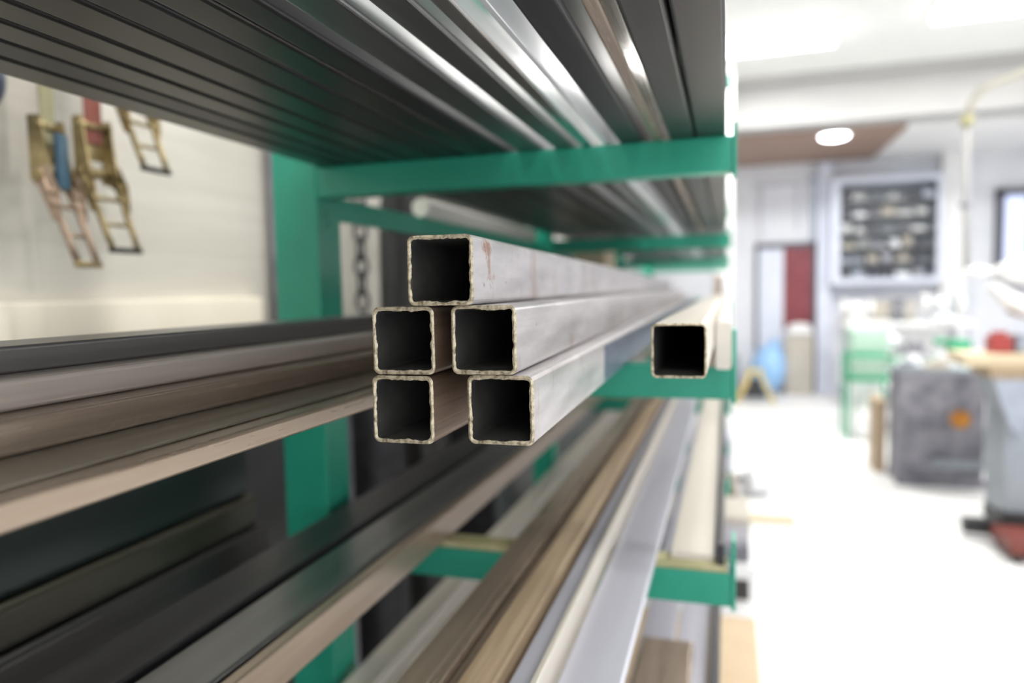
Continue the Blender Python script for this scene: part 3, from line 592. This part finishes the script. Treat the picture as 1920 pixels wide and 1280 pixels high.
# white-wrapped machine head
t = thing('mitre_saw', (1.60, 5.0, 1.031), 'bright white machine head over the planks at the right edge', 'machine')
MB().cyl((.30, -.10, 0), .10, .06).cyl((.30, -.10, .06), .05, .30).build('column', 'alu', t)
MB().tube([(-.09, -.14, .47), (.0, -.14, .475), (.15, -.14, .46), (.4, -.13, .44)], .08, 20, rads=[.035, .075, .085, .085]).build('motor_cover', 'white', t)
MB().ell((-.18, -.16, .475), .085, .06, .03, 18, 10).build('guard', 'white', t)
MB().tube([(-.12, -.16, .40), (-.02, -.16, .31), (.10, -.16, .24)], .04, 16, rads=[.03, .055, .045]).build('handle_cover', 'white', t)
MB().tube([(-.02, -.15, .25), (.12, -.15, .20), (.42, -.14, .14)], .022, 12).build('arm', 'tan', t)
tag(MB().box(0, .3, 0, .3, .0, .0305, 0, .003).build('saw_base', 'plank', None, (1.80, 5.29, 1.0)), 'base board', 'board') if False else None
# air hose dropping from the ceiling
M['hosep'] = mat('grey_beige_rubber', (.36, .34, .29), (.44, .42, .37), .6)
t = thing('air_hose', (1.40, 5.0, 1.5), 'cream hose curving down from the ceiling beside the white machine', 'hose')
MB().tube([(.80, .1, 2.08), (.70, .05, 1.50), (.42, 0, 1.26), (.27, 0, 1.18), (.13, 0, 1.13), (.05, 0, 1.09), (.0, 0, 1.00), (-.015, 0, .93)], .022, 14).build('hose', 'hosep', t)
MB().cyl((-.015, 0, .89), .034, .06).build('coupling', 'liner', t)
MB().tube([(-.015, 0, .89), (-.01, 0, .5), (.0, 0, .02)], .018, 12).build('drop_pipe', 'beam', t)
MB().cyl((-.045, 0, .42), .012, .05, 'x').box(-.03, .01, -.02, .02, .395, .425, 0, .003).build('valve', 'ston', t)
# red pallet truck
t = thing('pallet_truck', (1.56, 4.25, 0), 'low oxide red trolley on black wheels at the right edge', 'trolley')
MB().box(-.17, .40, -.12, .18, .045, .115, 0, .01).build('deck', 'oxred', t)
for sx in (-.13, .34):
    for sy in (-.09, .14): MB().cyl((sx, sy-.012, .022), .022, .024, 'y', 16).build('wheel', 'blackp', t)

# blue drum bag, beige board, trestle by the doorway
tag(MB().ell((0, 0, 0), .22, .2, .34, 24, 16, 0, .1).tube([(0, 0, .28), (.02, 0, .36), (.0, 0, .40)], .05, 12, rads=[.10, .05, .07]).build('blue_sack', 'bluep', None, (.50, 9.75, .36), (0, .2, 0)), 'light blue tied sack standing beside the doorway', 'sack')
tag(MB().box(0, .34, 0, .05, 0, .80, 0, .004).box(.03, .31, -.004, 0, .05, .75).build('board_panel', 'beige', None, (.74, 10.02, 0)), 'beige board leaning in the doorway right of the blue sack', 'board')
tag(MB().box(0, .32, 0, .16, 0, .07, 0, .02).ell((.16, .08, .10), .15, .08, .05).build('white_bundle', 'white', None, (.75, 9.98, .8005)), 'white bundle on top of the beige board', 'bundle')
t = thing('trestle', (.33, 9.3, 0), 'small dark trestle with yellow legs in front of the blue sack', 'trestle')
for s in (-1, 1):
    for q in (-1, 1): MB().tube([(s*.05, q*.02, .38), (s*.22, q*.14, 0)], .02, 10).build('leg', 'yellow', t)
MB().prism([(-.15, .06), (.15, .06), (.04, .30), (-.04, .30)], 'y', -.03, .03).build('centre_panel', 'blackp', t)
MB().box(-.09, .09, -.04, .04, .375, .41, 0, .005).build('top_rail', 'yellow', t)
tag(MB().cyl((0, 0, 0), .12, .5, 'z', 24).cyl((0, 0, .5), .125, .03, 'z', 24).build('dark_bin', 'mach', None, (.02, 9.95, 0)), 'grey bin behind the trestle next to the rack', 'bin')
# white post standing between rack and wall
tag(MB().box(-.055, .095, 0, .12, 0, 3.6, 0, .004).box(-.075, .115, -.02, .14, 0, .03).build('steel_column', 'white', None, (-.05, 7.2, 0)), 'white steel column behind the far end of the rack', 'column')
# objects hanging on the back wall left of the cabinet
tag(MB().box(0, .03, 0, .06, 0, .85, 0, .004).box(-.02, .05, 0, .05, .8, .86).build('wall_bracket', 'blue', None, (1.06, 10.22, 2.02)), 'slim blue bracket on the wall above the doorway', 'bracket')
tag(MB().box(0, 1.0, 0, .03, 0, .03).box(.06, .09, .0, .03, -.7, 0).box(.52, .55, 0, .03, -.6, 0).build('pipe_run', 'lilac', None, (.35, 10.26, 2.78)), 'pale pipe run on the wall above the doorway', 'pipe')

# ------------------------------------------------------------------ things poking out beside the rack
G = 'offcuts poking out from under the rack'
tag(MB().box(-.30, .115, 0, .50, .0, .30, 0, .006).box(-.29, .105, .01, .49, .301, .304).build('cardboard_box', 'card', None, (-.02, 2.02, 0)), 'open tan cardboard box on the floor beside the rack', 'box')
def stick(x0, x1, y, dy, z0, z1, m, nm, lb, cat='timber'): return tag(MB().box(x0, x1, 0, dy, 0, z1-z0, 0, .004).build(nm, m, None, (0, y, z0)), lb, cat, G)
stick(-.36, .10, 3.35, .35, 0, .12, 'dark', 'steel_offcut', 'dark steel offcut behind the cardboard box beside the rack', 'offcut')
stick(-.36, .13, 3.30, .42, .121, .18, 'white', 'painted_board', 'white board on the dark offcut beside the rack', 'board')
stick(-.36, .10, 3.35, .30, .181, .26, 'ston', 'steel_offcut', 'mottled grey offcut on the white board beside the rack', 'offcut')
stick(-.36, .12, 3.95, .4, 0, .20, 'beige', 'wooden_crate', 'beige crate beside the rack behind the grey offcuts', 'crate')
tag(MB().box(-.36, .40, 0, .10, 0, .03, 0, .003).build('timber_batten', 'plank', None, (0, 4.50, .0), (0, 0, .03)), 'long pale batten sticking out into the aisle', 'batten', G)
stick(-.36, .06, 4.68, .4, 0, .16, 'brown', 'rusty_offcut', 'rusty brown offcut beyond the pale batten', 'offcut')
tag(MB().ell((0, 0, .09), .13, .11, .085, 20, 12, 0, .35).build('crumpled_foil', 'alu', None, (.20, 5.15, 0)), 'crumpled silver foil lump on the floor beside the rack', 'foil', G)
stick(-.36, .04, 5.6, .4, 0, .30, 'lilac', 'grey_crate', 'pale grey crate farthest beside the rack', 'crate')

# dark filler box added behind the far rack to cover the bright floor
tag(MB().box(-1.16, -.80, 2.4, 7.5, 0, 1.02, 0, .01).box(-1.15, -.81, 2.39, 2.4, .1, .9).build('dark_filler', 'black'), 'dark filler box added on the floor behind the far rack posts', 'filler')
# boxes standing further along the middle shelf
G = 'small boxes on the far middle shelf'
def sbox(x0, x1, y, dy, z0, z1, m, lb): return tag(MB().box(x0, x1, y, y+dy, z0, z1, 0, .003).box(x0+.006, x1-.006, y-.001, y, z0+(z1-z0)*.3, z1-(z1-z0)*.3).build('small_box', m), lb, 'box', G)
sbox(-.60, -.475, 2.86, .3, 1.4193, 1.612, 'plank', 'cream box on the flat tubes beyond the second post')
sbox(-.064, -.044, 3.30, .06, 1.3680, 1.505, 'pale', 'narrow cream box far along the middle shelf, left of the orange one')
sbox(-.042, -.032, 3.30, .06, 1.3680, 1.500, 'orange', 'thin orange box far along the middle shelf')
sbox(-.030, -.018, 3.30, .06, 1.3680, 1.495, 'blue', 'thin bluish box far along the middle shelf, right of the orange one')
